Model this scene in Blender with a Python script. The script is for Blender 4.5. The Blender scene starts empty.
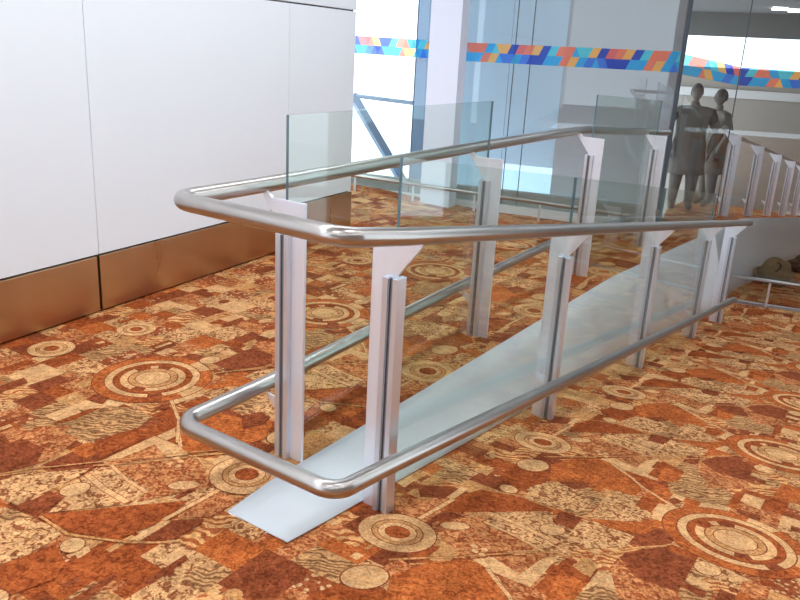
import bpy, bmesh, math, random
from mathutils import Vector, Matrix
random.seed(7)
sc = bpy.context.scene
col = sc.collection
# ---------------------------------------------------------------- frames
CAM_H = 1.6
TH = 0.5701                       # compass bearing of the ramp
UX, UY = math.sin(TH), math.cos(TH)
VX, VY = -UY, UX                  # across the ramp, towards the wall
CX, CY = -0.1697, 2.1673          # front corner of the guard rail
TG = 0.143                        # ramp gradient
RZ = math.atan2(UY, UX)
def ramp_z(s):                    # slopes down to a short landing at the glass, then on down
    return -TG*(min(max(0.0, s+0.07), 6.97)+max(0.0, s-8.3))
def lerp_tab(tab, x):
    if x <= tab[0][0]: return tab[0][1]
    for (a, va), (b, vb) in zip(tab, tab[1:]):
        if x <= b: return va+(vb-va)*(x-a)/(b-a)
    (a, va), (b, vb) = tab[-2:]
    return vb+(vb-va)/(b-a)*(x-b)
EDGE = [(-9, 0), (4.1, 0), (6.0, -0.10), (9.2, -0.28), (17.2, -1.416)]
def edge_z(s): return lerp_tab(EDGE, s)
def floor_z(s, l):
    k = 1-min(1, max(0, (l-2.6)/2.0))
    return edge_z(s)*k*k*(3-2*k)
FL = [(-2, .70), (0, .70), (.457, .715), (2.2, .81), (4.1, .862), (5.7, .87), (20, .87)]
def far_l(s): return lerp_tab(FL, s)
# glass wall frame: origin G0, along GD, away GN
G0 = Vector((-0.657, 9.2, 0)); GD = Vector((.933, -.359, 0)).normalized(); GN = Vector((.359, .933, 0)).normalized()
GRZ = math.atan2(GD.y, GD.x)
W0 = Vector((-2.098, 3.859, 0)); WD = Vector((.4406, .8977, 0)); WRZ = math.atan2(WD.y, WD.x)

# ---------------------------------------------------------------- helpers
def tag(o, label=None, cat=None, group=None, kind=None):
    if label: o['label'] = label
    if cat: o['category'] = cat
    if group: o['group'] = group
    if kind: o['kind'] = kind
    return o
def empty(name, loc=(0, 0, 0), rz=0, parent=None):
    o = bpy.data.objects.new(name, None); col.objects.link(o)
    o.empty_display_size = .1
    o.location = loc; o.rotation_euler = (0, 0, rz)
    if parent: o.parent = parent
    return o
def obj(name, bm, mat, parent=None, loc=(0, 0, 0), rz=0, smooth=False):
    me = bpy.data.meshes.new(name)
    bmesh.ops.recalc_face_normals(bm, faces=bm.faces)
    bm.to_mesh(me); bm.free()
    for m in (mat if isinstance(mat, (list, tuple)) else [mat]): me.materials.append(m)
    if smooth:
        for p in me.polygons: p.use_smooth = True
    o = bpy.data.objects.new(name, me); col.objects.link(o)
    o.location = loc; o.rotation_euler = (0, 0, rz)
    if parent: o.parent = parent
    return o
def bevel(o, w, seg=2):
    m = o.modifiers.new('bevel', 'BEVEL'); m.width = w; m.segments = seg; m.limit_method = 'ANGLE'
    return o
def box(bm, x0, x1, y0, y1, z0, z1, mi=0):
    vs = [bm.verts.new(c) for c in ((x0, y0, z0), (x1, y0, z0), (x1, y1, z0), (x0, y1, z0), (x0, y0, z1), (x1, y0, z1), (x1, y1, z1), (x0, y1, z1))]
    for f in ((0, 3, 2, 1), (4, 5, 6, 7), (0, 1, 5, 4), (1, 2, 6, 5), (2, 3, 7, 6), (3, 0, 4, 7)):
        bm.faces.new([vs[i] for i in f]).material_index = mi
def prism_x(bm, poly, x0, x1):
    """polygon of (y, z) extruded along x"""
    a = [bm.verts.new((x0, y, z)) for y, z in poly]; b = [bm.verts.new((x1, y, z)) for y, z in poly]
    bm.faces.new(a[::-1]); bm.faces.new(b)
    for i in range(len(a)):
        j = (i+1) % len(a); bm.faces.new((a[i], a[j], b[j], b[i]))
def rounded_path(pts, rads, seg=10):
    out = []
    pts = [Vector(p) for p in pts]
    for i, p in enumerate(pts):
        r = rads[i]
        if i == 0 or i == len(pts)-1 or r == 0: out.append(p); continue
        a = (pts[i-1]-p).normalized(); b = (pts[i+1]-p).normalized()
        ang = a.angle(b); d = r/math.tan(ang/2)
        p0, p1 = p+a*d, p+b*d
        c = p+(a+b).normalized()*(r/math.sin(ang/2))
        for k in range(seg+1):
            t = k/seg; w0 = (p0-c); w1 = (p1-c)
            om = w0.angle(w1)
            out.append(c+(w0*math.sin((1-t)*om)+w1*math.sin(t*om))/math.sin(om))
    return out
def tube(bm, path, r, n=20):
    path = [Vector(p) for p in path]; rings = []
    up = Vector((0, 0, 1))
    for i, p in enumerate(path):
        t = (path[min(i+1, len(path)-1)]-path[max(i-1, 0)]).normalized()
        ref = up if abs(t.z) < .95 else Vector((1, 0, 0))
        a = t.cross(ref).normalized(); b = t.cross(a).normalized()
        rings.append([bm.verts.new(p+a*(r*math.cos(2*math.pi*k/n))+b*(r*math.sin(2*math.pi*k/n))) for k in range(n)])
    for A, B in zip(rings, rings[1:]):
        for k in range(n): bm.faces.new((A[k], A[(k+1) % n], B[(k+1) % n], B[k]))
    bm.faces.new(rings[0][::-1]); bm.faces.new(rings[-1])
def auto_smooth(o, ang=40):
    me = o.data
    for p in me.polygons: p.use_smooth = len(p.vertices) == 4
    return o

# ---------------------------------------------------------------- materials
def srgb(r, g, b):
    f = lambda c: (c/255/12.92) if c/255 <= .04045 else ((c/255+.055)/1.055)**2.4
    return (f(r), f(g), f(b), 1)
def new_mat(name):
    m = bpy.data.materials.new(name); m.use_nodes = True
    nt = m.node_tree; nt.nodes.clear()
    out = nt.nodes.new('ShaderNodeOutputMaterial')
    return m, nt, out
def principled(name, c, rough=.5, metal=0., spec=.5, noise=0., nscale=8, stretch=None, bump=0., aniso=0.):
    m, nt, out = new_mat(name); N = nt.nodes; K = nt.links
    b = N.new('ShaderNodeBsdfPrincipled'); K.new(b.outputs[0], out.inputs[0])
    b.inputs['Base Color'].default_value = c; b.inputs['Roughness'].default_value = rough
    b.inputs['Metallic'].default_value = metal; b.inputs['Specular IOR Level'].default_value = spec
    if noise or bump:
        tc = N.new('ShaderNodeTexCoord'); mp = N.new('ShaderNodeMapping'); K.new(tc.outputs['Object'], mp.inputs[0])
        if stretch: mp.inputs['Scale'].default_value = stretch
        nz = N.new('ShaderNodeTexNoise'); nz.inputs['Scale'].default_value = nscale; nz.inputs['Detail'].default_value = 4
        K.new(mp.outputs[0], nz.inputs['Vector'])
        if noise:
            mx = N.new('ShaderNodeMix'); mx.data_type = 'RGBA'
            mx.inputs['A'].default_value = tuple(x*(1-noise) for x in c[:3])+(1,)
            mx.inputs['B'].default_value = tuple(min(1, x*(1+noise)) for x in c[:3])+(1,)
            K.new(nz.outputs['Fac'], mx.inputs['Factor']); K.new(mx.outputs['Result'], b.inputs['Base Color'])
            mr = N.new('ShaderNodeMapRange'); K.new(nz.outputs['Fac'], mr.inputs[0])
            mr.inputs[3].default_value = max(.02, rough-.08); mr.inputs[4].default_value = rough+.08
            K.new(mr.outputs[0], b.inputs['Roughness'])
        if bump:
            bp = N.new('ShaderNodeBump'); bp.inputs['Strength'].default_value = bump; bp.inputs['Distance'].default_value = .002
            K.new(nz.outputs['Fac'], bp.inputs['Height']); K.new(bp.outputs[0], b.inputs['Normal'])
    return m
def emit(name, c, s):
    m, nt, out = new_mat(name)
    e = nt.nodes.new('ShaderNodeEmission'); e.inputs[0].default_value = c; e.inputs[1].default_value = s
    nt.links.new(e.outputs[0], out.inputs[0]); return m
def glass_mat(name, tint, ior=1.45, rough=0.0, scale=1.0):
    m, nt, out = new_mat(name); N = nt.nodes; K = nt.links
    tr = N.new('ShaderNodeBsdfTransparent'); tr.inputs[0].default_value = tint
    gl = N.new('ShaderNodeBsdfGlossy'); gl.inputs['Roughness'].default_value = rough; gl.inputs[0].default_value = (1, 1, 1, 1)
    ge = N.new('ShaderNodeNewGeometry')
    dt = N.new('ShaderNodeVectorMath'); dt.operation = 'DOT_PRODUCT'; K.new(ge.outputs['Normal'], dt.inputs[0]); K.new(ge.outputs['Incoming'], dt.inputs[1])
    def math_node(op, x, y):
        n = N.new('ShaderNodeMath'); n.operation = op
        for i, q in enumerate((x, y)):
            if q is None: continue
            if isinstance(q, (int, float)): n.inputs[i].default_value = q
            else: K.new(q, n.inputs[i])
        return n.outputs[0]
    r0 = ((ior-1)/(ior+1))**2
    c = math_node('ABSOLUTE', dt.outputs['Value'], None)
    p5 = math_node('POWER', math_node('SUBTRACT', 1.0, c), 5.0)
    fac = math_node('MULTIPLY', math_node('ADD', math_node('MULTIPLY', p5, 1-r0), r0), scale)
    mu = type('O', (), {'outputs': [fac]})
    mx = N.new('ShaderNodeMixShader'); K.new(mu.outputs[0], mx.inputs[0]); K.new(tr.outputs[0], mx.inputs[1]); K.new(gl.outputs[0], mx.inputs[2])
    K.new(mx.outputs[0], out.inputs[0]); return m
def carpet(name, a, b, scale, lo=.45, hi=.55, kind='noise', c3=None, fleck=.35):
    """two carpet yarns in a speckled weave"""
    m, nt, out = new_mat(name); N = nt.nodes; K = nt.links
    bs = N.new('ShaderNodeBsdfPrincipled'); K.new(bs.outputs[0], out.inputs[0])
    bs.inputs['Roughness'].default_value = .95; bs.inputs['Specular IOR Level'].default_value = .08
    g = N.new('ShaderNodeNewGeometry')
    if kind == 'noise':
        t = N.new('ShaderNodeTexNoise'); t.inputs['Scale'].default_value = scale; t.inputs['Detail'].default_value = 3; t.inputs['Distortion'].default_value = 1.2
        fac = t.outputs['Fac']
    elif kind == 'swirl':
        t = N.new('ShaderNodeTexWave'); t.inputs['Scale'].default_value = scale; t.inputs['Distortion'].default_value = 14; t.inputs['Detail'].default_value = 2
        t.wave_type = 'RINGS'; fac = t.outputs['Fac']
    else:
        t = N.new('ShaderNodeTexVoronoi'); t.inputs['Scale'].default_value = scale; fac = t.outputs['Distance']
    K.new(g.outputs['Position'], t.inputs['Vector'])
    r = N.new('ShaderNodeValToRGB'); K.new(fac, r.inputs[0])
    r.color_ramp.elements[0].position = lo; r.color_ramp.elements[0].color = a
    r.color_ramp.elements[1].position = hi; r.color_ramp.elements[1].color = b
    if c3:
        e = r.color_ramp.elements.new(min(.98, hi+.1)); e.color = c3
    # yarn fleck and large soft wear
    t2 = N.new('ShaderNodeTexNoise'); t2.inputs['Scale'].default_value = 140; t2.inputs['Detail'].default_value = 2
    K.new(g.outputs['Position'], t2.inputs['Vector'])
    t3 = N.new('ShaderNodeTexNoise'); t3.inputs['Scale'].default_value = 7; K.new(g.outputs['Position'], t3.inputs['Vector'])
    ad = N.new('ShaderNodeMath'); ad.operation = 'ADD'; K.new(t2.outputs['Fac'], ad.inputs[0]); K.new(t3.outputs['Fac'], ad.inputs[1])
    mr = N.new('ShaderNodeMapRange'); K.new(ad.outputs[0], mr.inputs[0]); mr.inputs[1].default_value = .7; mr.inputs[2].default_value = 1.3
    mr.inputs[3].default_value = .72; mr.inputs[4].default_value = 1.25
    mx = N.new('ShaderNodeVectorMath'); mx.operation = 'SCALE'; K.new(r.outputs[0], mx.inputs[0]); K.new(mr.outputs[0], mx.inputs['Scale'])
    # dark woven squiggles and pale flecks
    t4 = N.new('ShaderNodeTexNoise'); t4.inputs['Scale'].default_value = 44; t4.inputs['Detail'].default_value = 3; t4.inputs['Distortion'].default_value = 1.6
    K.new(g.outputs['Position'], t4.inputs['Vector'])
    r4 = N.new('ShaderNodeValToRGB'); K.new(t4.outputs['Fac'], r4.inputs[0]); cr = r4.color_ramp
    d = 1-fleck
    cr.elements[0].position = .41; cr.elements[0].color = (d, d*.93, d*.9, 1)
    cr.elements[1].position = .47; cr.elements[1].color = (1, 1, 1, 1)
    e = cr.elements.new(.56); e.color = (1, 1, 1, 1)
    e = cr.elements.new(.64); e.color = (1+fleck*.7, 1+fleck*.95, 1+fleck*1.1, 1)
    m2 = N.new('ShaderNodeVectorMath'); m2.operation = 'MULTIPLY'; K.new(mx.outputs[0], m2.inputs[0]); K.new(r4.outputs[0], m2.inputs[1])
    K.new(m2.outputs[0], bs.inputs['Base Color'])
    return m
CR, TA, OR, RU, DK, BR = srgb(216, 166, 114), srgb(196, 138, 88), srgb(190, 102, 50), srgb(166, 84, 40), srgb(132, 64, 36), srgb(110, 66, 42)
CM = {
 'C': carpet('carpet_cream', CR, srgb(214, 158, 106), 30, fleck=.25),
 'T': carpet('carpet_tan', TA, srgb(200, 140, 84), 30),
 'O': carpet('carpet_orange', OR, srgb(174, 88, 42), 24, fleck=.42),
 'R': carpet('carpet_rust', RU, srgb(148, 70, 34), 24, fleck=.40),
 'D': carpet('carpet_dark_red', DK, srgb(144, 74, 42), 40, fleck=.38),
 'SC': carpet('carpet_cream_speckle', srgb(142, 80, 46), srgb(212, 158, 106), 40, .42, .50),
 'SR': carpet('carpet_rust_speckle', srgb(154, 78, 42), srgb(200, 130, 80), 38, .44, .54),
 'SG': carpet('carpet_brown_swirl', srgb(136, 88, 54), srgb(196, 144, 94), 12, .28, .60, 'swirl'),
 'SW': carpet('carpet_rust_swirl', srgb(168, 88, 48), srgb(216, 158, 100), 8, .3, .65, 'swirl'),
 'SD': carpet('carpet_brown_dot', srgb(214, 166, 116), srgb(150, 76, 42), 42, .25, .42, 'voronoi'),
}
CK = list(CM); CI = {k: i for i, k in enumerate(CK)}; CMATS = [CM[k] for k in CK]

M = {}
M['steel'] = principled('brushed_steel', (.47, .43, .40, 1), .30, 1)
M['post'] = principled('satin_aluminium', (.84, .87, .95, 1), .36, .55, noise=.04, nscale=12, stretch=(1, 1, .15))
M['channel'] = principled('glazing_channel_metal', (.70, .73, .80, 1), .34, .75)
M['gasket'] = principled('black_gasket', (.20, .20, .22, 1), .5)
M['plate'] = principled('pale_grey_sheet', srgb(212, 215, 218), .38, 0., noise=.03, nscale=3)
M['glass'] = glass_mat('balustrade_glass', (.905, .945, .93, 1), 1.45, 0, .75)
M['glass_edge'] = principled('green_glass_edge', srgb(92, 116, 124), .15)
M['dark_pane'] = glass_mat('grey_tinted_glass', (.88, .89, .89, 1), 1.55)
M['pane'] = glass_mat('window_glass', (.93, .96, .97, 1), 1.5)
M['wall'] = principled('white_wall_panel', srgb(236, 241, 248), .45, 0, .4, noise=.01, nscale=1.5)
M['gap'] = principled('dark_seam', (.06, .06, .065, 1), .7)
M['bronze'] = principled('brushed_bronze_steel', srgb(196, 168, 138), .30, 1, noise=.07, nscale=3, stretch=(3, 1, .15))
M['frame'] = principled('aluminium_frame', srgb(176, 180, 186), .4, .8)
M['dark_frame'] = principled('dark_joint', srgb(70, 76, 84), .5, .3)
M['column'] = principled('white_column_paint', srgb(222, 226, 240), .5)
M['blue_panel'] = principled('pale_blue_cladding', srgb(168, 184, 196), .5, noise=.04, nscale=2)
M['concrete'] = principled('grey_concrete', srgb(148, 145, 146), .7)
M['brownwall'] = principled('grey_brown_wall', srgb(156, 148, 138), .7)
M['ledge'] = principled('white_ledge', srgb(210, 208, 206), .5)
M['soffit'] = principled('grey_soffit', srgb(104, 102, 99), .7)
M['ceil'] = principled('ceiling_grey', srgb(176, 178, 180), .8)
M['lamp'] = emit('ceiling_lamp_glow', (.86, .94, 1, 1), 13)
M['bluesteel'] = principled('blue_grey_steel', srgb(120, 146, 176), .5, .1)
M['haze_a'] = principled('pale_facade', srgb(172, 192, 206), .8)
M['coat'] = principled('dark_grey_brown_coat', srgb(106, 99, 91), .9)
M['curb'] = principled('grey_curb', srgb(158, 157, 150), .7)
M['taupe'] = principled('taupe_wall', srgb(132, 116, 106), .8)
M['olive'] = principled('olive_brown_canvas', srgb(112, 98, 72), .9, noise=.25, nscale=18, bump=.4)
M['black'] = principled('black_canvas', srgb(36, 34, 34), .8)
M['skin'] = principled('shaded_skin', srgb(104, 92, 84), .6)
M['hair'] = principled('dark_hair', srgb(78, 70, 66), .7)
# the woven repeat of the carpet, in metres along and across the ramp
POLY= [('SG', [(1.236, -0.293),(1.338, -0.382),(1.283, -0.481),(1.022, -0.486),(1.007, -0.384),(1.047, -0.301)]),('SR', [(0.513, -0.071),(0.733, -0.191),(0.649, -0.223),(0.629, -0.458),(0.385, -0.27),(0.446, -0.111)]),('SC', [(1.115, -0.203),(1.283, -0.25),(1.296, -0.363),(1.14, -0.475),(1.007, -0.384),(1.002, -0.23)]),('SC', [(0.668, -0.214),(0.758, -0.2),(0.96, -0.371),(0.875, -0.406),(0.832, -0.474),(0.671, -0.499),(0.629, -0.458)]),('SR', [(0.582, 0.145),(0.711, 0.0),(0.519, -0.023),(0.467, 0.079)]),('R', [(0.615, -0.055),(0.771, -0.024),(0.918, -0.062),(0.985, -0.215),(0.979, -0.374),(0.752, -0.181)]),('D', [(0.753, 0.146),(0.856, 0.024),(0.733, -0.004),(0.66, 0.076)]),('D', [(0.995, -0.389),(1.003, -0.482),(0.876, -0.488),(0.875, -0.406)]),('R', [(1.157, -0.038),(1.286, -0.078),(1.346, -0.2),(1.297, -0.245),(1.115, -0.203),(1.052, -0.196),(1.09, -0.083)]),('O', [(0.257, -0.214),(0.368, -0.299),(0.374, -0.373),(0.278, -0.468),(0.223, -0.512),(-0.09, -0.248),(0.099, -0.166)]),('T', [(0.45, -0.114),(0.387, -0.249),(0.36, -0.152)]),('C', [(0.381, -0.312),(0.449, -0.355),(0.413, -0.477),(0.56, -0.487),(0.641, -0.53),(0.365, -0.535),(0.358, -0.401)]),('SR', [(0.449, -0.355),(0.653, -0.506),(0.56, -0.487),(0.413, -0.477)]),('O', [(1.533, -0.25),(1.679, -0.372),(1.506, -0.58),(1.407, -0.575),(1.351, -0.377),(1.42, -0.281)]),('D', [(1.329, -0.256),(1.429, -0.289),(1.334, -0.395),(1.252, -0.356),(1.262, -0.282)]),('SC', [(1.283, -0.481),(1.396, -0.5),(1.403, -0.587),(1.292, -0.705),(1.143, -0.654),(1.019, -0.497)]),('R', [(1.435, -0.6),(1.432, -0.678),(1.295, -0.677),(1.301, -0.607)]),('O', [(1.019, -0.497),(1.143, -0.654),(1.243, -0.718),(1.22, -0.754),(1.054, -0.71),(1.015, -0.592)]),('SC', [(1.0, -0.494),(1.019, -0.69),(0.895, -0.689),(0.685, -0.512),(0.748, -0.498)]),('SR', [(0.702, -0.695),(0.8, -0.696),(0.701, -0.785),(0.714, -0.928),(0.619, -0.976),(0.457, -0.809)]),('D', [(0.8, -0.696),(0.938, -0.743),(1.008, -0.81),(0.986, -0.926),(0.822, -0.928),(0.714, -0.928),(0.701, -0.785)]),('R', [(1.708, -0.546),(1.959, -0.55),(1.901, -0.674),(1.684, -0.668)]),('SG', [(1.695, -0.643),(1.888, -0.701),(1.915, -0.834),(1.803, -0.911),(1.646, -0.918),(1.583, -0.814),(1.584, -0.682)]),('R', [(1.803, -0.911),(1.921, -0.946),(1.719, -0.953),(1.67, -0.924)]),('D', [(2.125, -0.708),(2.332, -0.778),(2.336, -0.926),(2.066, -0.91),(2.059, -0.771)]),('C', [(1.3, -0.682),(1.446, -0.706),(1.425, -0.765),(1.272, -0.731)]),('D', [(1.483, -0.692),(1.539, -0.716),(1.525, -0.752),(1.45, -0.732)]),('C', [(1.755, -0.952),(1.871, -0.954),(1.872, -1.04),(1.727, -1.04)]),('D', [(1.645, -0.95),(1.662, -1.05),(1.597, -1.06),(1.592, -0.98)]),('C', [(0.813, -0.93),(0.864, -0.935),(0.863, -1.013),(0.813, -1.006)]),('D', [(0.764, -0.925),(0.804, -0.932),(0.795, -1.01),(0.738, -1.006)]),('O', [(0.533, -0.573),(0.541, -0.669),(0.404, -0.676),(0.332, -0.602)]),('C', [(0.743, 0.001),(0.877, 0.006),(0.895, -0.026),(0.743, -0.028)])]
LINE= [(0.012, [(0.77, 0.156),(0.906, -0.02),(0.997, -0.21),(0.99, -0.369)]),(0.02, [(0.503, -0.021),(0.743, -0.028)]),(0.016, [(0.668, -0.214),(0.655, -0.346),(0.627, -0.468)]),(0.026, [(0.754, -0.225),(0.748, -0.355),(0.726, -0.477)]),(0.012, [(0.171, -0.108),(0.283, -0.199),(0.376, -0.285)]),(0.01, [(0.384, -0.281),(0.552, -0.413),(0.667, -0.52)]),(0.018, [(0.36, -0.381),(0.313, -0.441),(0.261, -0.511)]),(0.016, [(1.673, -0.424),(1.535, -0.572),(1.412, -0.768)]),(0.012, [(0.861, -0.681),(0.949, -0.74),(1.029, -0.804)]),(0.01, [(1.533, -0.174),(1.744, -0.351),(2.171, -0.686),(2.428, -0.837)])]
BLOB=[(0.814, -0.43, 0.028, -0.04, -0.043, -0.018), (1.359, -0.11, 0.039, -0.062, -0.071, -0.022), (1.023, -0.145, 0.012, -0.036, -0.037, -0.014), (0.552, -0.146, 0.035, -0.045, -0.028, -0.013), (0.973, -0.973, 0.011, -0.046, -0.053, -0.007)]
# ================================================================ CARPET
def to_w(s, l, z): return (CX+s*UX+l*VX, CY+s*UY+l*VY, z)
def rects(s0, s1, l0, l1, big, out):
    a, b = s1-s0, l1-l0
    lim = big*random.uniform(.45, 1.1)
    if max(a, b) < lim or max(a, b) < .10*big/.3: out.append((s0, s1, l0, l1)); return
    t = random.uniform(.34, .66)
    if a*random.uniform(.8, 1.25) > b: m = s0+a*t; rects(s0, m, l0, l1, big, out); rects(m, s1, l0, l1, big, out)
    else: m = l0+b*t; rects(s0, s1, l0, m, big, out); rects(s0, s1, m, l1, big, out)
WEIGHT = [('C', 2), ('T', 3), ('O', 3), ('R', 5), ('D', 4), ('SC', 5), ('SR', 6), ('SG', 4), ('SW', 4), ('SD', 2)]
BAG = [k for k, w in WEIGHT for _ in range(w)]
def clip(poly, axis, *rest):
    if axis == 'h':                    # half plane a.p > c
        (ax, ay), lim, keep_gt = rest
    else:
        lim, keep_gt = rest; ax, ay = (1, 0) if axis == 0 else (0, 1)
    dist = lambda p: ax*p[0]+ay*p[1]
    out = []
    for i, p in enumerate(poly):
        q = poly[(i+1) % len(poly)]
        dp, dq = dist(p), dist(q); ip = (dp > lim) == keep_gt; iq = (dq > lim) == keep_gt
        if ip: out.append(p)
        if ip != iq:
            t = (lim-dp)/(dq-dp)
            out.append((p[0]+t*(q[0]-p[0]), p[1]+t*(q[1]-p[1])))
    return out
class Sheet:
    """one carpet area: patchwork pieces and woven figures in one mesh"""
    def __init__(self, zf, clips): self.bm = bmesh.new(); self.zf = zf; self.clips = clips; self.h = .0006
    def poly(self, pts, mat, h=None):
        for c in self.clips: 
            pts = clip(pts, *c)
            if len(pts) < 3: return
        if h is None: self.h += .0000014; h = self.h
        try: self.bm.faces.new([self.bm.verts.new(to_w(s, l, self.zf(s, l)+h)) for s, l in pts]).material_index = CI[mat]
        except ValueError: pass
    def patches(self, s0, s1, l0, l1, big):
        out = []; rects(s0, s1, l0, l1, big, out)
        for a, b, c, d in out:
            k = random.choice(BAG); n = max(1, int((b-a)/.5)); 
            self.poly([(a, c), (b, c), (b, d), (a, d)], k, .0003)
            if random.random() < .22 and b-a < .6:            # a bar or inset inside the patch
                kk = random.choice(['C', 'C', 'T', 'D', 'R']); w = (d-c)*random.uniform(.15, .3); o = c+(d-c)*random.uniform(.1, .6)
                self.poly([(a+.02, o), (b-.02, o), (b-.02, o+w), (a+.02, o+w)], kk)
    def ring(self, s, l, r0, r1, mat, a0=0, a1=2*math.pi, n=48):
        n = max(4, int(n*(a1-a0)/(2*math.pi)))
        A = [a0+(a1-a0)*k/n for k in range(n+1)]
        self.h += .0000014; h = self.h
        for p, q in zip(A, A[1:]):
            pts = [(s+r1*math.cos(p), l+r1*math.sin(p)), (s+r1*math.cos(q), l+r1*math.sin(q))]
            if r0 > 0: pts += [(s+r0*math.cos(q), l+r0*math.sin(q)), (s+r0*math.cos(p), l+r0*math.sin(p))]
            else: pts += [(s, l)]
            self.poly(pts, mat, h)
    def big_ring(self, s, l, R=.285, rnd=None):
        for a, b, m in ((.98, 1, 'D'), (.80, .98, 'O'), (.78, .80, 'D'), (.66, .78, 'C'), (.64, .66, 'D'), (.54, .64, 'R'), (.42, .54, 'C'), (.40, .42, 'D'), (.30, .40, 'T'), (.285, .30, 'D'), (0, .285, 'C')):
            self.ring(s, l, R*a, R*b, m)
        rr = random.Random(3)
        for a, b, k in ((.66, .78, 5), (.42, .54, 4), (.80, .98, 3)):
            for _ in range(k):
                t = rr.uniform(0, 6.28); self.ring(s, l, R*a, R*b, rr.choice(['D', 'R', 'D', 'C']), t, t+rr.uniform(.15, .6))
    def small_ring(self, s, l, R=.145):
        for a, b, m in ((.97, 1.0, 'D'), (.66, .97, 'C'), (.63, .66, 'D'), (.50, .63, 'T'), (.48, .50, 'D'), (.32, .48, 'C'), (.29, .32, 'D'), (0, .29, 'R')):
            self.ring(s, l, R*a, R*b, m)
    def strip(self, pts, w, mat):
        for (a, b), (c, d) in zip(pts, pts[1:]):
            L = math.hypot(c-a, d-b) or 1; nx, ny = -(d-b)/L*w/2, (c-a)/L*w/2
            ex, ey = (c-a)/L*w*.4, (d-b)/L*w*.4
            self.poly([(a-ex+nx, b-ey+ny), (c+ex+nx, d+ey+ny), (c+ex-nx, d+ey-ny), (a-ex-nx, b-ey-ny)], mat)
    def ellipse(self, c, e, g, mat, k=1.0, n=24):
        self.poly([(c[0]+k*(e[0]*math.cos(t)+g[0]*math.sin(t)), c[1]+k*(e[1]*math.cos(t)+g[1]*math.sin(t))) for t in [2*math.pi*i/n for i in range(n)]], mat)
    def figures(self, f):
        for m, pts in POLY: self.poly([f(*p) for p in pts], m)
        for w, pts in LINE:
            self.strip([f(*p) for p in pts], w+.003, 'R'); self.strip([f(*p) for p in pts], w*.9, 'C' if w > .015 else 'T')
        o = f(0, 0)
        for b in BLOB:
            c = f(b[0], b[1]); e = f(b[2], b[3]); g = f(b[4], b[5])
            e = (e[0]-o[0], e[1]-o[1]); g = (g[0]-o[0], g[1]-o[1])
            self.ellipse(c, e, g, 'D', 1.08); self.ellipse(c, e, g, 'C')
        self.big_ring(*f(1.31, -1.01)); self.small_ring(*f(.35, -.02)); self.small_ring(*f(.92, -1.62), .11)
        for da, db in ((.0, .0), (.03, .02), (.035, -.02), (-.005, -.03)):   # small white flower
            c = f(.44+da, -.29+db); self.ring(c[0], c[1], 0, .013, 'C', n=10)
    def confetti(self, s0, s1, l0, l1, n):
        for _ in range(n):
            s, l = random.uniform(s0, s1), random.uniform(l0, l1); a, b = random.uniform(.02, .09), random.uniform(.015, .05)
            sk = random.uniform(-.02, .02); k = random.choice(['D', 'D', 'R', 'T', 'C', 'SC', 'O', 'SR', 'T'])
            if random.random() < .3: self.ellipse((s, l), (a*.5, sk), (-sk, b*.6), k, 1, 12)
            else: self.poly([(s-a, l-b), (s+a*.8, l-b*.8), (s+a+sk, l+b), (s-a+sk, l+b*.9)], k)
    def link(self, name, parent=None):
        me = bpy.data.meshes.new(name); self.bm.to_mesh(me); self.bm.free()
        for m in CMATS: me.materials.append(m)
        o = bpy.data.objects.new(name, me); col.objects.link(o); o['kind'] = 'structure'
        # every piece of carpet faces up
        if any(p.normal.z < 0 for p in me.polygons): me.flip_normals() if all(p.normal.z < 0 for p in me.polygons) else None
        return o
PER = 1.335
# level floor
fl = Sheet(floor_z, [])
gn = (GN.x*UX+GN.y*UY, GN.x*VX+GN.y*VY); gc = (G0.x-CX)*GN.x+(G0.y-CY)*GN.y+.35     # the glass line in (s, l)
gd = (GD.x*UX+GD.y*UY, GD.x*VX+GD.y*VY); gt = (G0.x-CX)*GD.x+(G0.y-CY)*GD.y+3.43
fl.patches(-4, -.07, -4, 6, .25); fl.patches(-.07, .002, .29, .497, .3); fl.patches(.002, .14, .472, .497, .3); fl.patches(-.07, 4.1, .497, 6, .25)
fl.clips = [('h', gn, gc, False)]; fl.patches(4.1, 9.5, .497, 7, .3)
fl.clips = [('h', gn, gc, True), ('h', gd, gt, True)]; fl.patches(5, 9.5, .497, 4, .36); fl.patches(9.5, 18, .497, 7, .8)
fl.clips = [(0, -.07, False)]; fl.confetti(-2, -.07, -2, 4, 170)
for k in (-1, -2): fl.figures(lambda s, l, k=k: (s+PER*k, l))
fl.clips = [(1, .497, True), ('h', gn, gc, False)]
fl.confetti(-.07, 6.5, .5, 4.5, 520)
for k in range(-2, 7): fl.figures(lambda s, l, k=k: (.58-s+PER*k, .585-l))
fl.clips = []
for s, l in ((.52, 2.29), (4.44, 1.3), (3.1, 2.2), (4.9, 2.4)): fl.small_ring(s, l, .12)
fl.link('floor')
# sloping floor
rp = Sheet(lambda s, l: ramp_z(s), [])
rp.patches(-.07, 6, -4, .30, .25); rp.patches(6, 18, -4, .30, .6)
rp.clips = [(0, -.07, True), (1, .30, False)]
rp.confetti(-.07, 7, -2.2, .3, 300)
for k in range(-1, 7): rp.figures(lambda s, l, k=k: (s+PER*k, l))
rp.link('floor_ramp')

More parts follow.
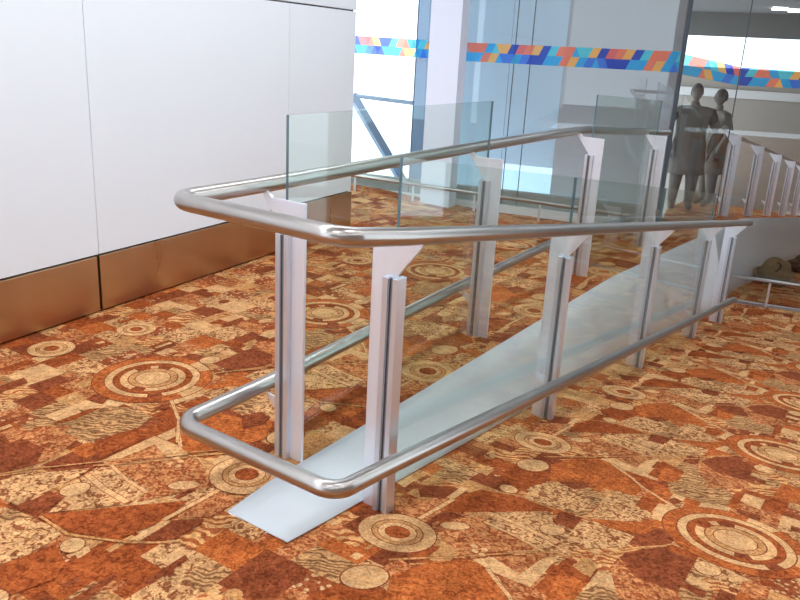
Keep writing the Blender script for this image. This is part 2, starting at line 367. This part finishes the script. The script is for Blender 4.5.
# ================================================================ RAILING
def rail_post(parent, s, l, zb, flip=False, simple=False):
    """plate post with a flared head, its glazing channel and the little bracket of the low rail; y is the distance from the hand rail"""
    g = -1 if flip else 1
    def Y(pts): return [(g*y, z) for y, z in pts]
    bm = bmesh.new()
    prism_x(bm, Y([(.21, 0), (.105, 0), (.105, .928), (.012, 1.046), (.004, 1.066), (.022, 1.072), (.05, 1.050), (.21, 1.048)]), -.007, .007)
    p = obj('post', bm, M['post'], parent, (s, l, zb)); bevel(p, .002)
    bm = bmesh.new()
    for a, b in ((.086, .108), (.128, .150)):
        y0, y1 = sorted((g*a, g*b)); box(bm, -.028, .028, y0, y1, 0, .925)
    c = obj('glazing_channel', bm, M['channel'], p); bevel(c, .002)
    bm = bmesh.new(); y0, y1 = sorted((g*.108, g*.1135)); box(bm, -.026, .026, y0, y1, .01, .92)
    y0, y1 = sorted((g*.1215, g*.128)); box(bm, -.026, .026, y0, y1, .01, .92)
    obj('gasket', bm, M['gasket'], p)
    bm = bmesh.new(); prism_x(bm, Y([(.09, .17), (.09, .24), (.02, .252), (.028, .235)]), -.005, .005)
    obj('rail_bracket', bm, M['post'], p)
    return p
def glass_panel(parent, name, a, b, top, bot):
    """upright sheet between (s, l, z) feet a and b"""
    (s0, l0, z0), (s1, l1, z1) = a, b
    L = math.hypot(s1-s0, l1-l0); ny = Vector((-(l1-l0)/L, (s1-s0)/L, 0))*.006
    bm = bmesh.new(); vs = []
    for sg in (-1, 1):
        for s, l, z in ((s0, l0, z0+bot), (s1, l1, z1+bot), (s1, l1, z1+top), (s0, l0, z0+top)):
            vs.append(bm.verts.new(Vector((s, l, z))+ny*sg))
    for k, f in enumerate(((0, 1, 2, 3), (7, 6, 5, 4), (0, 4, 5, 1), (1, 5, 6, 2), (2, 6, 7, 3), (3, 7, 4, 0))):
        bm.faces.new([vs[i] for i in f]).material_index = 0 if k < 2 else 1
    return obj(name, bm, [M['glass'], M['glass_edge']], parent)

rail = empty('guard_railing', (CX, CY, 0), RZ)
tag(rail, 'brushed steel guard railing with glass panels wrapped around the head of the carpeted ramp', 'railing')
def loop(z, end_n, end_f, r, dip=-.004):
    pts = [(end_n, 0, z+ramp_z(end_n)), (.3, 0, z+ramp_z(.3)), (-.006, -.004, z+dip), (-.006, .708 if z < .5 else .692, z+.004), (.457, .715, z), (2.2, .81, z), (3.9, .858, z), (4.15, .862, z-.004), (5.7, .87, z-.105), (end_f, .87, z-.105-(end_f-5.7)*.058)]
    bm = bmesh.new(); tube(bm, rounded_path(pts, [0, 0, .07, .08, 0, 0, 0, 0, 0, 0]), r); return bm
auto_smooth(obj('hand_rail', loop(1.09, 6.78, 6.5, .030), M['steel'], rail))
auto_smooth(obj('low_rail', loop(.278, 6.70, 6.5, .0305, -.012), M['steel'], rail))
NS = [.457, 2.07, 3.80, 5.49, 6.70]
FS = [.44, 2.22, 3.97, 5.68]
for s in NS: rail_post(rail, s, 0, ramp_z(s))
for s in FS: rail_post(rail, s, far_l(s), edge_z(s), True)
def near_foot(s): return (s, .117, ramp_z(s))
def far_foot(s): return (s, far_l(s)-.117, edge_z(s))
for a, b in zip(NS[:3], NS[1:4]): glass_panel(rail, 'glass_panel', near_foot(a+.004), near_foot(b-.004), 1.335, -.015)
glass_panel(rail, 'glass_panel', far_foot(FS[0]+.002), far_foot(FS[1]-.002), 1.355, -.015)
glass_panel(rail, 'glass_panel', far_foot(FS[2]+.002), far_foot(FS[3]-.002), 1.355, -.015)

# sheet closing the step between level floor and ramp
bm = bmesh.new(); prev = None
def low_l(s): return lerp_tab([(0, .196), (2.4, .27), (20, .29)], s)
ss = [0+i*.25 for i in range(69)]
rows = []
for s in ss:
    t = Vector((s, .497 if s > .1 else .474+.023*s/.1, edge_z(s)+.004)); b = Vector((s, low_l(s), ramp_z(s)+.004 if s > .05 else ramp_z(s)+.006))
    rows.append([bm.verts.new(t.lerp(b, k/4)) for k in range(5)])
for A, B in zip(rows, rows[1:]):
    for k in range(4): bm.faces.new((A[k], A[k+1], B[k+1], B[k]))
o = obj('ramp_side_sheet', bm, M['plate'], None, (CX, CY, 0), RZ, smooth=True)
tag(o, 'pale grey smooth sheet closing the step between level carpet and ramp, pointed at its front', 'panel')
m = o.modifiers.new('thick', 'SOLIDIFY'); m.thickness = .006; m.offset = -1

# second railing, beyond the glass wall, going on down
r2 = empty('ramp_railing', (CX+9.2*UX+.74*VX, CY+9.2*UY+.74*VY, edge_z(9.2)), RZ)
tag(r2, 'row of white plate posts with a thin dark rail descending beyond the reflective glass wall', 'railing')
S2 = [9.2, 11.1, 13.0, 14.9, 16.7]
for s in S2: rail_post(r2, s-9.2, .13, edge_z(s)-edge_z(9.2), True)
bm = bmesh.new(); tube(bm, [(-.3, .13, 1.09+.02), (0, .13, 1.09), (8, .13, 1.09+edge_z(17.2)-edge_z(9.2))], .03, 12)
auto_smooth(obj('hand_rail', bm, M['steel'], r2))

# ================================================================ ROOM
def wl(bm_fn, name, mat, kind='structure', parent=None):
    bm = bmesh.new(); bm_fn(bm); o = obj(name, bm, mat, parent, (W0.x, W0.y, 0), WRZ); tag(o, kind=kind); return o
# the clad wall; local x along, y = away from the room (left of travel)
wall = wl(lambda b: box(b, -7, 3.60, .016, .16, 0, 3.6), 'wall_left', M['gap'])
def panels(b):
    for x0, x1 in ((-7, -3.2), (-3.195, -1.25), (-1.245, .697), (.702, 2.632), (2.637, 3.622)):
        for z0, z1 in ((.352, 1.878), (1.890, 3.6)): box(b, x0, x1, 0, .03, z0, z1)
    box(b, 3.60, 3.622, .03, .18, .352, 3.6)
bevel(wl(panels, 'wall_left', M['wall']), .003)
for x0, x1 in ((-7, -3.2), (-3.18, -1.25), (-1.23, .672), (.690, 2.622), (2.636, 3.622)):
    o = wl(lambda b: box(b, x0, x1, -.012, .03, .012, .345), 'baseboard_left', M['bronze']); bevel(o, .002)
wl(lambda b: box(b, 3.60, 3.622, .03, .18, 0, .35), 'trim_1', M['bronze'])
bm = bmesh.new(); box(bm, -7, 6.4, -5.4, -5.3, -2, 3.6)
tag(obj('added_wall_right', bm, M['taupe'], None, (CX, CY, 0), RZ), kind='structure')  # unseen wall added to darken what the rails reflect
bm = bmesh.new(); box(bm, -7.1, -7, -5.4, -.9, -.1, 3.6); box(bm, -7.1, -7, -.9, 3, -.1, .4)
tag(obj('added_wall_behind', bm, M['taupe'], None, (CX, CY, 0), RZ), kind='structure')  # unseen, added to darken rail reflections; opening keeps the front highlight
# ceiling, with unseen lamps added to brighten the hall and the clad wall
bm = bmesh.new(); box(bm, -7, 8.5, -5.5, 5, 3.6, 3.7)
tag(obj('ceiling', bm, M['ceil'], None, (CX, CY, 0), RZ), kind='structure')
ADDED_LAMPS = [(s, l) for l in (-3.5, -1.2) for s in (-4, -1.5, 1, 3.5, 6)]+[(s, 1.15) for s in (-4.6, -3.2, -1.8, -.4, 1.0, 2.4, 3.8)]
for s, l in ADDED_LAMPS:
    bm = bmesh.new(); box(bm, -.6, .6, -.15, .15, -.02, 0)
    x, y, _ = to_w(s, l, 0)
    o = obj('ceiling_light', bm, M['lamp'], None, (x, y, 3.6), RZ)
    tag(o, 'unseen long flat white lamp added under the hall ceiling to brighten the room', 'ceiling light', 'unseen lamps added to light the hall')

# ================================================================ GLASS WALL
def gw(fn, name, mat, off, parent=None, kind='structure', **k):
    bm = bmesh.new(); fn(bm); p = G0+GN*off
    o = obj(name, bm, mat, parent, (p.x, p.y, 0) if parent is None else (0, 0, 0), GRZ if parent is None else 0)
    if kind: tag(o, kind=kind)
    return o
o = gw(lambda b: box(b, -3, 1.0, -.006, .006, -.02, 3.6), 'window_1', M['pane'], .35)
gw(lambda b: box(b, .598, .606, -.009, .009, -.02, 3.6), 'joint', M['dark_frame'], 0, o, None)
o = gw(lambda b: box(b, 1.004, 3.44, -.006, .006, -.3, 3.6), 'window_2', M['pane'], .35)
for x in (1.737, 1.915): gw(lambda b: box(b, x-.003, x+.003, -.009, .009, -.3, 3.6), 'joint', M['dark_frame'], 0, o, None)
gw(lambda b: box(b, 3.432, 3.452, -.012, .012, -.4, 3.6), 'joint', M['dark_frame'], 0, o, None)
o = gw(lambda b: box(b, 3.42, 9, -.006, .006, -.965, 3.6), 'window_3', M['dark_pane'], 1.2)
gw(lambda b: box(b, 3.405, 3.43, -.014, .014, -.965, 3.6), 'joint', M['dark_frame'], 0, o, None)
gw(lambda b: box(b, 4.008, 4.020, -.009, .009, -.965, 3.6), 'joint', M['dark_frame'], 0, o, None)
gw(lambda b: box(b, 4.30, 9, -.025, .025, -.997, -.963), 'trim_2', M['frame'], 1.2)
gw(lambda b: box(b, -3, 3.44, -.03, .03, -.16, -.03), 'trim_3', M['ledge'], .35)
gw(lambda b: box(b, -3, 3.40, .02, .12, -.5, .125), 'trim_5', M['curb'], .36)
# steel upright, tube and brace just outside the first window
p = G0+GN*.62
fr = empty('steel_frame', (p.x, p.y, 0), GRZ)
tag(fr, 'blue grey outdoor steel upright with a diagonal brace and tube behind the bright window', 'steel frame')
gw(lambda b: box(b, .515, .655, -.06, .06, -.6, 3.6), 'upright', M['bluesteel'], 0, fr, None)
bm = bmesh.new(); tube(bm, [(-.8, 0, 1.05), (.55, 0, .99)], .025, 12); auto_smooth(obj('tube', bm, M['bluesteel'], fr))
bm = bmesh.new(); tube(bm, [(-.30, 0, 1.03), (.42, 0, .05)], .065, 4); obj('brace', bm, M['bluesteel'], fr)
# white column between low rail and glass
gw(lambda b: box(b, .86, 1.21, .05, .30, -.1, 3.6), 'column', M['column'], 0)

# patterned film on the glass: a strip of woven coloured triangles and rhombi
FC = [srgb(*[min(255, q+12) for q in c]) for c in ((48, 84, 190), (56, 176, 226), (240, 140, 112), (244, 190, 110), (70, 130, 220), (96, 208, 222), (226, 118, 116))]
def film_mat(name, c):
    m = principled(name, c, .4, 0, .3); nt = m.node_tree; N = nt.nodes; K = nt.links      # see-through printed film
    b = next(n for n in N if n.type == 'BSDF_PRINCIPLED'); out = next(n for n in N if n.type == 'OUTPUT_MATERIAL')
    tr = N.new('ShaderNodeBsdfTransparent'); tr.inputs[0].default_value = tuple(min(1, .25+.9*x) for x in c[:3])+(1,)
    mx = N.new('ShaderNodeMixShader'); mx.inputs[0].default_value = .45
    K.new(b.outputs[0], mx.inputs[1]); K.new(tr.outputs[0], mx.inputs[2]); K.new(mx.outputs[0], out.inputs[0]); return m
FM = [film_mat('film_colour_%d' % i, c) for i, c in enumerate(FC)]
def film(label, off, t0, t1, zt0, zt1, zb0, zb1, seed):
    rr = random.Random(seed); bm = bmesh.new(); n = max(2, round((t1-t0)/.088)); H2 = 2
    def P(t, v):
        k = (t-t0)/(t1-t0); zt = zt0+(zt1-zt0)*k; zb = zb0+(zb1-zb0)*k
        return (t, 0, zb+(zt-zb)*v)
    seq = [[1, 4, 0, 0, 1, 1, 2, 3, 1, 4], [2, 3, 0, 5, 2, 2, 1, 5, 3, 0, 6]]
    st = (t1-t0)/n
    for row in (0, 1):
        v0, v1 = row/2, (row+1)/2
        for i in range(-1, n+1):
            sh = .5 if row else -.0
            for up in (0, 1):
                a = t0+(i+sh)*st
                tri = [(a, v0), (a+st, v0), (a+st/2, v1)] if up == 0 else [(a+st/2, v1), (a+st*1.5, v1), (a+st, v0)]
                tri = [(min(max(x, t0), t1), y) for x, y in tri]
                if abs((tri[1][0]-tri[0][0])*(tri[2][1]-tri[0][1])-(tri[2][0]-tri[0][0])*(tri[1][1]-tri[0][1])) < 1e-5: continue
                c = seq[row][(i+seed+(up and rr.random() < .35)) % len(seq[row])]
                bm.faces.new([bm.verts.new(P(*q)) for q in tri]).material_index = c
    ext = bmesh.ops.solidify(bm, geom=bm.faces[:], thickness=.0008)
    p = G0+GN*(off-.010)
    o = obj('window_film', bm, FM, None, (p.x, p.y, 0), GRZ)
    tag(o, label, 'window film'); return o
film('coloured triangle film on the bright window beside the white wall end', .35, -.9, .998, 1.725, 1.70, 1.53, 1.51, 1)
film('long coloured triangle film on the pale glass between column and dark corner', .35, 1.006, 3.43, 1.70, 1.715, 1.505, 1.515, 2)
film('short coloured triangle film slanted to stand for a reflection, past the dark glass corner', 1.2, 3.432, 4.006, 1.70, 1.60, 1.49, 1.412, 4)  # slant of a reflection built into the shape of this strip
film('coloured triangle film on the reflective pane over the descending posts', 1.2, 4.022, 7.0, 1.597, 1.56, 1.410, 1.44, 3)

# low steel bump rails along the foot of the glass
def bump(name, label, off, t0, t1, z0, z1, n, drop):
    p = G0+GN*off
    r = empty(name, (p.x, p.y, 0), GRZ); tag(r, label, 'bump rail')
    bm = bmesh.new(); tube(bm, [(t0, 0, z0), (t1, 0, z1)], .022, 12); auto_smooth(obj('rail', bm, M['steel'], r))
    for i in range(n):
        t = t0+(t1-t0)*(i+.5)/n; z = z0+(z1-z0)*(i+.5)/n
        bm = bmesh.new(); box(bm, t-.012, t+.012, -.006, .006, z-drop, z-.01); obj('support', bm, M['channel'], r)
    return r
bump('bump_rail', 'low steel bump rail on short stubs before the column and pale glass', 0, -2.5, 3.35, .236, .075, 8, .2)
bump('bump_rail', 'low steel bump rail across the reflective glass beside the ramp foot', 1.12, 4.29, 8.5, -.668, -.70, 5, .31)

# ================================================================ BEYOND THE GLASS
def clad(b):
    box(b, 1.40, 2.06, 0, .05, .28, 3.6); box(b, .80, 1.395, 0, .05, -.6, 3.6); box(b, 1.40, 2.06, 0, .05, -1.5, -.10)
gw(clad, 'wall_back', M['blue_panel'], 1.5)
gw(lambda b: box(b, 2.065, 3.36, -.02, .3, -1.6, 3.6), 'wall_back', M['concrete'], 1.5)
def far(b):
    box(b, 2.2, 11, 0, .15, -4, .93); box(b, 2.2, 11, .02, .15, 1.107, 1.563)
gw(far, 'wall_far', M['brownwall'], 11.5)
gw(lambda b: box(b, 9.0, 9.1, 1.25, 11.5, -4, 2.73), 'added_wall_right', M['brownwall'], 0)  # unseen side wall added to keep open sky light out of the passage
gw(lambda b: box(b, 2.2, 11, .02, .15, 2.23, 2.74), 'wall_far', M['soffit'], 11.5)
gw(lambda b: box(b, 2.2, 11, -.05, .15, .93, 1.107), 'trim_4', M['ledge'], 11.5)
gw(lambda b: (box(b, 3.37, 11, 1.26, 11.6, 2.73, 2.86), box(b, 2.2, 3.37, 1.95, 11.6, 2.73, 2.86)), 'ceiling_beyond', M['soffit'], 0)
for i, (t, off, lab) in enumerate(((4.61, 9.5, 'bright oblong lamp in the grey soffit beyond the reflective glass'), (4.92, 9.9, 'small lamp set deeper in the grey soffit than the bright oblong one'))):
    p = G0+GN*off+GD*t
    bm = bmesh.new(); box(bm, -.13, .13, -.2, .2, 2.70, 2.73)
    tag(obj('ceiling_light', bm, M['lamp'], None, (p.x, p.y, 0), GRZ), lab, 'ceiling light')
# pale buildings outside the first window
for nm, off, t0, t1, z0, z1, lab in (('building', 14, -3.2, .1, -3, 3.3, 'tall pale blue building outside the bright window by the white wall'), ('building', 18, -1.5, 3.2, -3, .75, 'low hazy blue building outside the bright window behind the brace')):
    p = G0+GN*off
    root = empty(nm, (p.x, p.y, -3), GRZ); tag(root, lab, 'building')
    bm = bmesh.new(); box(bm, t0, t1, 0, 3, 0, z1+3); obj('wall', bm, M['haze_a'], root)
    bm = bmesh.new(); box(bm, t0-.1, t1+.1, -.1, 3.1, z1+3, z1+3.12); obj('roof', bm, M['column'], root)
    for i in range(4):
        for j in range(4):
            bm = bmesh.new(); w = (t1-t0)/4; box(bm, t0+w*(i+.25), t0+w*(i+.75), -.03, 0, z1+3-.5-j*.8-.4, z1+3-.5-j*.8)
            obj('window', bm, M['bluesteel'] if False else M['blue_panel'], root)

# ================================================================ PEOPLE beyond the glass
def person(t, off, zb, lab, turn, arm=(1, 1), h=1.62):
    p = G0+GN*off+GD*t; k = h/1.72
    root = empty('person', (p.x, p.y, zb), GRZ+turn); root.scale = (k, k, k); tag(root, lab, 'person')
    V = [(0, 0, .92), (0, 0, 1.12), (0, .01, 1.34), (0, .01, 1.46), (0, -.01, 1.56)]
    R = [(.225, .16), (.20, .145), (.205, .125), (.065, .065), (.055, .06)]
    E = [(0, 1), (1, 2), (2, 3), (3, 4)]
    for sg, bend in ((-1, arm[0]), (1, arm[1])):
        i = len(V)
        V += [(sg*.22, .01, 1.38), (sg*(.30+.07*bend), .03, 1.12), (sg*(.30-.03*bend), -.10*bend, .90), (sg*(.30-.04*bend), -.12*bend, .82)]
        R += [(.085, .08), (.068, .068), (.05, .05), (.04, .025)]
        E += [(2, i), (i, i+1), (i+1, i+2), (i+2, i+3)]
        j = len(V)
        V += [(sg*.10, 0, .84), (sg*.11, -.01, .48), (sg*.115, .02, .09), (sg*.125, -.12, .035)]
        R += [(.14, .13), (.10, .10), (.055, .06), (.06, .05)]
        E += [(0, j), (j, j+1), (j+1, j+2), (j+2, j+3)]
    me = bpy.data.meshes.new('body'); me.from_pydata(V, E, []); me.update()
    b = bpy.data.objects.new('body', me); col.objects.link(b); b.parent = root
    me.materials.append(M['coat'])
    sk = b.modifiers.new('skin', 'SKIN'); sk.use_smooth_shade = True
    for q, r in zip(me.skin_vertices[0].data, R): q.radius = r
    me.skin_vertices[0].data[0].use_root = True
    s2 = b.modifiers.new('sub', 'SUBSURF'); s2.levels = 1; s2.render_levels = 2
    # long coat skirt
    bm = bmesh.new(); rings = []
    for z, a, b in ((1.10, .19, .14), (.95, .225, .165), (.75, .245, .18), (.52, .26, .19), (.515, .22, .16), (.80, .19, .13)):
        rings.append([bm.verts.new((a*math.cos(q*math.pi/12)*(1+.03*math.sin(q*1.7)), b*math.sin(q*math.pi/12), z)) for q in range(24)])
    for A, B in zip(rings, rings[1:]):
        for q in range(24): bm.faces.new((A[q], A[(q+1) % 24], B[(q+1) % 24], B[q]))
    obj('coat_skirt', bm, M['coat'], root, smooth=True)
    # head with brow, nose, chin and ears
    bm = bmesh.new(); bmesh.ops.create_uvsphere(bm, u_segments=20, v_segments=14, radius=1)
    for v in bm.verts:
        x, y, z = v.co
        w = 1-.22*max(0, -z)
        v.co = (x*.075*w, y*.095*w-(.012 if z < -.3 and y < 0 else 0), z*.115)
        if y < -.85 and abs(x) < .3 and -.3 < z < .1: v.co.y -= .02
    for sg in (-1, 1):
        bmesh.ops.create_uvsphere(bm, u_segments=8, v_segments=6, radius=.022, matrix=Matrix.Translation((sg*.078, .01, -.005)) @ Matrix.Diagonal((.4, .8, 1.3, 1)))
    obj('head', bm, M['skin'], root, (0, -.01, 1.64), smooth=True)
    bm = bmesh.new(); bmesh.ops.create_uvsphere(bm, u_segments=18, v_segments=12, radius=1)
    for v in list(bm.verts):
        if v.co.z < -.1 and v.co.y < .3 or v.co.z < -.5: bm.verts.remove(v)
    for v in bm.verts: v.co = (v.co.x*.084, v.co.y*.10+.012, v.co.z*.12+.006)
    obj('hair', bm, M['hair'], root, (0, -.01, 1.645), smooth=True)
    for sg, bend in ((-1, arm[0]), (1, arm[1])):
        hb = Vector((sg*(.30-.04*bend), -.12*bend, .80))
        for f in range(4):
            me2 = None
            bm = bmesh.new(); tube(bm, [hb+Vector((0, -.03+.02*f, 0)), hb+Vector((sg*-.005, -.032+.021*f, -.045)), hb+Vector((sg*-.02, -.032+.021*f, -.075+.004*abs(f-1.5)))], .009, 8)
            obj('finger', bm, M['skin'], root, smooth=True)
        bm = bmesh.new(); tube(bm, [hb+Vector((0, -.035, .03)), hb+Vector((sg*-.012, -.06, -.01)), hb+Vector((sg*-.02, -.06, -.035))], .010, 8); obj('thumb', bm, M['skin'], root, smooth=True)
    return root
person(3.56, 3.0, floor_z(9.3, 1.27)+.001, 'dark-coated person standing beside the glass corner, beyond the reflective glass', math.radians(10), (1, .9))
person(3.86, 3.7, floor_z(9.5, .9)+.001, 'dark-coated person beyond the glass, standing nearest the first descending post', math.radians(-60), (.9, .6), 1.58)

# soft bags lying on the lower carpet
def bag(s, l, rx, ry, h, mat, lab, seed):
    x, y, _ = to_w(s, l, 0); rr = random.Random(seed)
    root = empty('bag', (x, y, ramp_z(s)), RZ); tag(root, lab, 'bag')
    bm = bmesh.new(); bmesh.ops.create_icosphere(bm, subdivisions=4, radius=1)
    ph = [rr.uniform(0, 6) for _ in range(6)]
    for v in bm.verts:
        a, b, c = v.co; k = 1+.10*math.sin(5*a+ph[0])*math.cos(4*b+ph[1])+.07*math.sin(9*c+ph[2]+3*a)
        z = max(-.0, (c*.62+.5))*h*k*(1+.25*math.sin(2.2*a+ph[3]))
        v.co = (a*rx*k, b*ry*k, z-TG*a*rx*k)
    obj('sack', bm, mat, root, smooth=True)
    bm = bmesh.new(); tube(bm, [(rx*.75*math.cos(t), ry*.25*math.sin(t*2), h*.75+h*.42*math.sin(t)) for t in [math.pi*i/14 for i in range(15)]], .012, 8)
    obj('strap', bm, M['black'], root, smooth=True)
bag(9.75, .02, .17, .22, .27, M['olive'], 'slumped olive brown bag lying on the lower carpet beyond the reflective glass', 2)
bag(12.6, .0, .17, .20, .24, M['black'], 'black bag on the lower carpet beyond the glass, past the olive brown one', 5)

# ================================================================ LIGHT, SKY, CAMERA
w = bpy.data.worlds.new('sky'); sc.world = w; w.use_nodes = True
bg = w.node_tree.nodes['Background']; bg.inputs[0].default_value = (.78, .90, 1.0, 1); bg.inputs[1].default_value = 2.2
cam = bpy.data.cameras.new('camera'); co = bpy.data.objects.new('camera', cam); col.objects.link(co)
pt, rl = 0.3086, 0.0543
F = Vector((0, math.cos(pt), -math.sin(pt))); rt = Vector((1, 0, 0)); up = rt.cross(F)
R_ = rt*math.cos(rl)+up*math.sin(rl); U_ = up*math.cos(rl)-rt*math.sin(rl)
mw = Matrix((R_, U_, -F)).transposed().to_4x4(); mw.translation = (0, 0, CAM_H)
co.matrix_world = mw
cam.sensor_fit = 'HORIZONTAL'; cam.sensor_width = 36; cam.lens = 787.64*36/800; cam.clip_start = .05; cam.clip_end = 200
sc.camera = co
sc.view_settings.view_transform = 'Standard'; sc.view_settings.look = 'None'; sc.view_settings.exposure = 0.60; sc.view_settings.gamma = 1
sc.view_settings.use_curve_mapping = False
sc.cycles.max_bounces = 12; sc.cycles.transparent_max_bounces = 32; sc.cycles.glossy_bounces = 6; sc.cycles.diffuse_bounces = 5
sc.cycles.use_denoising = True
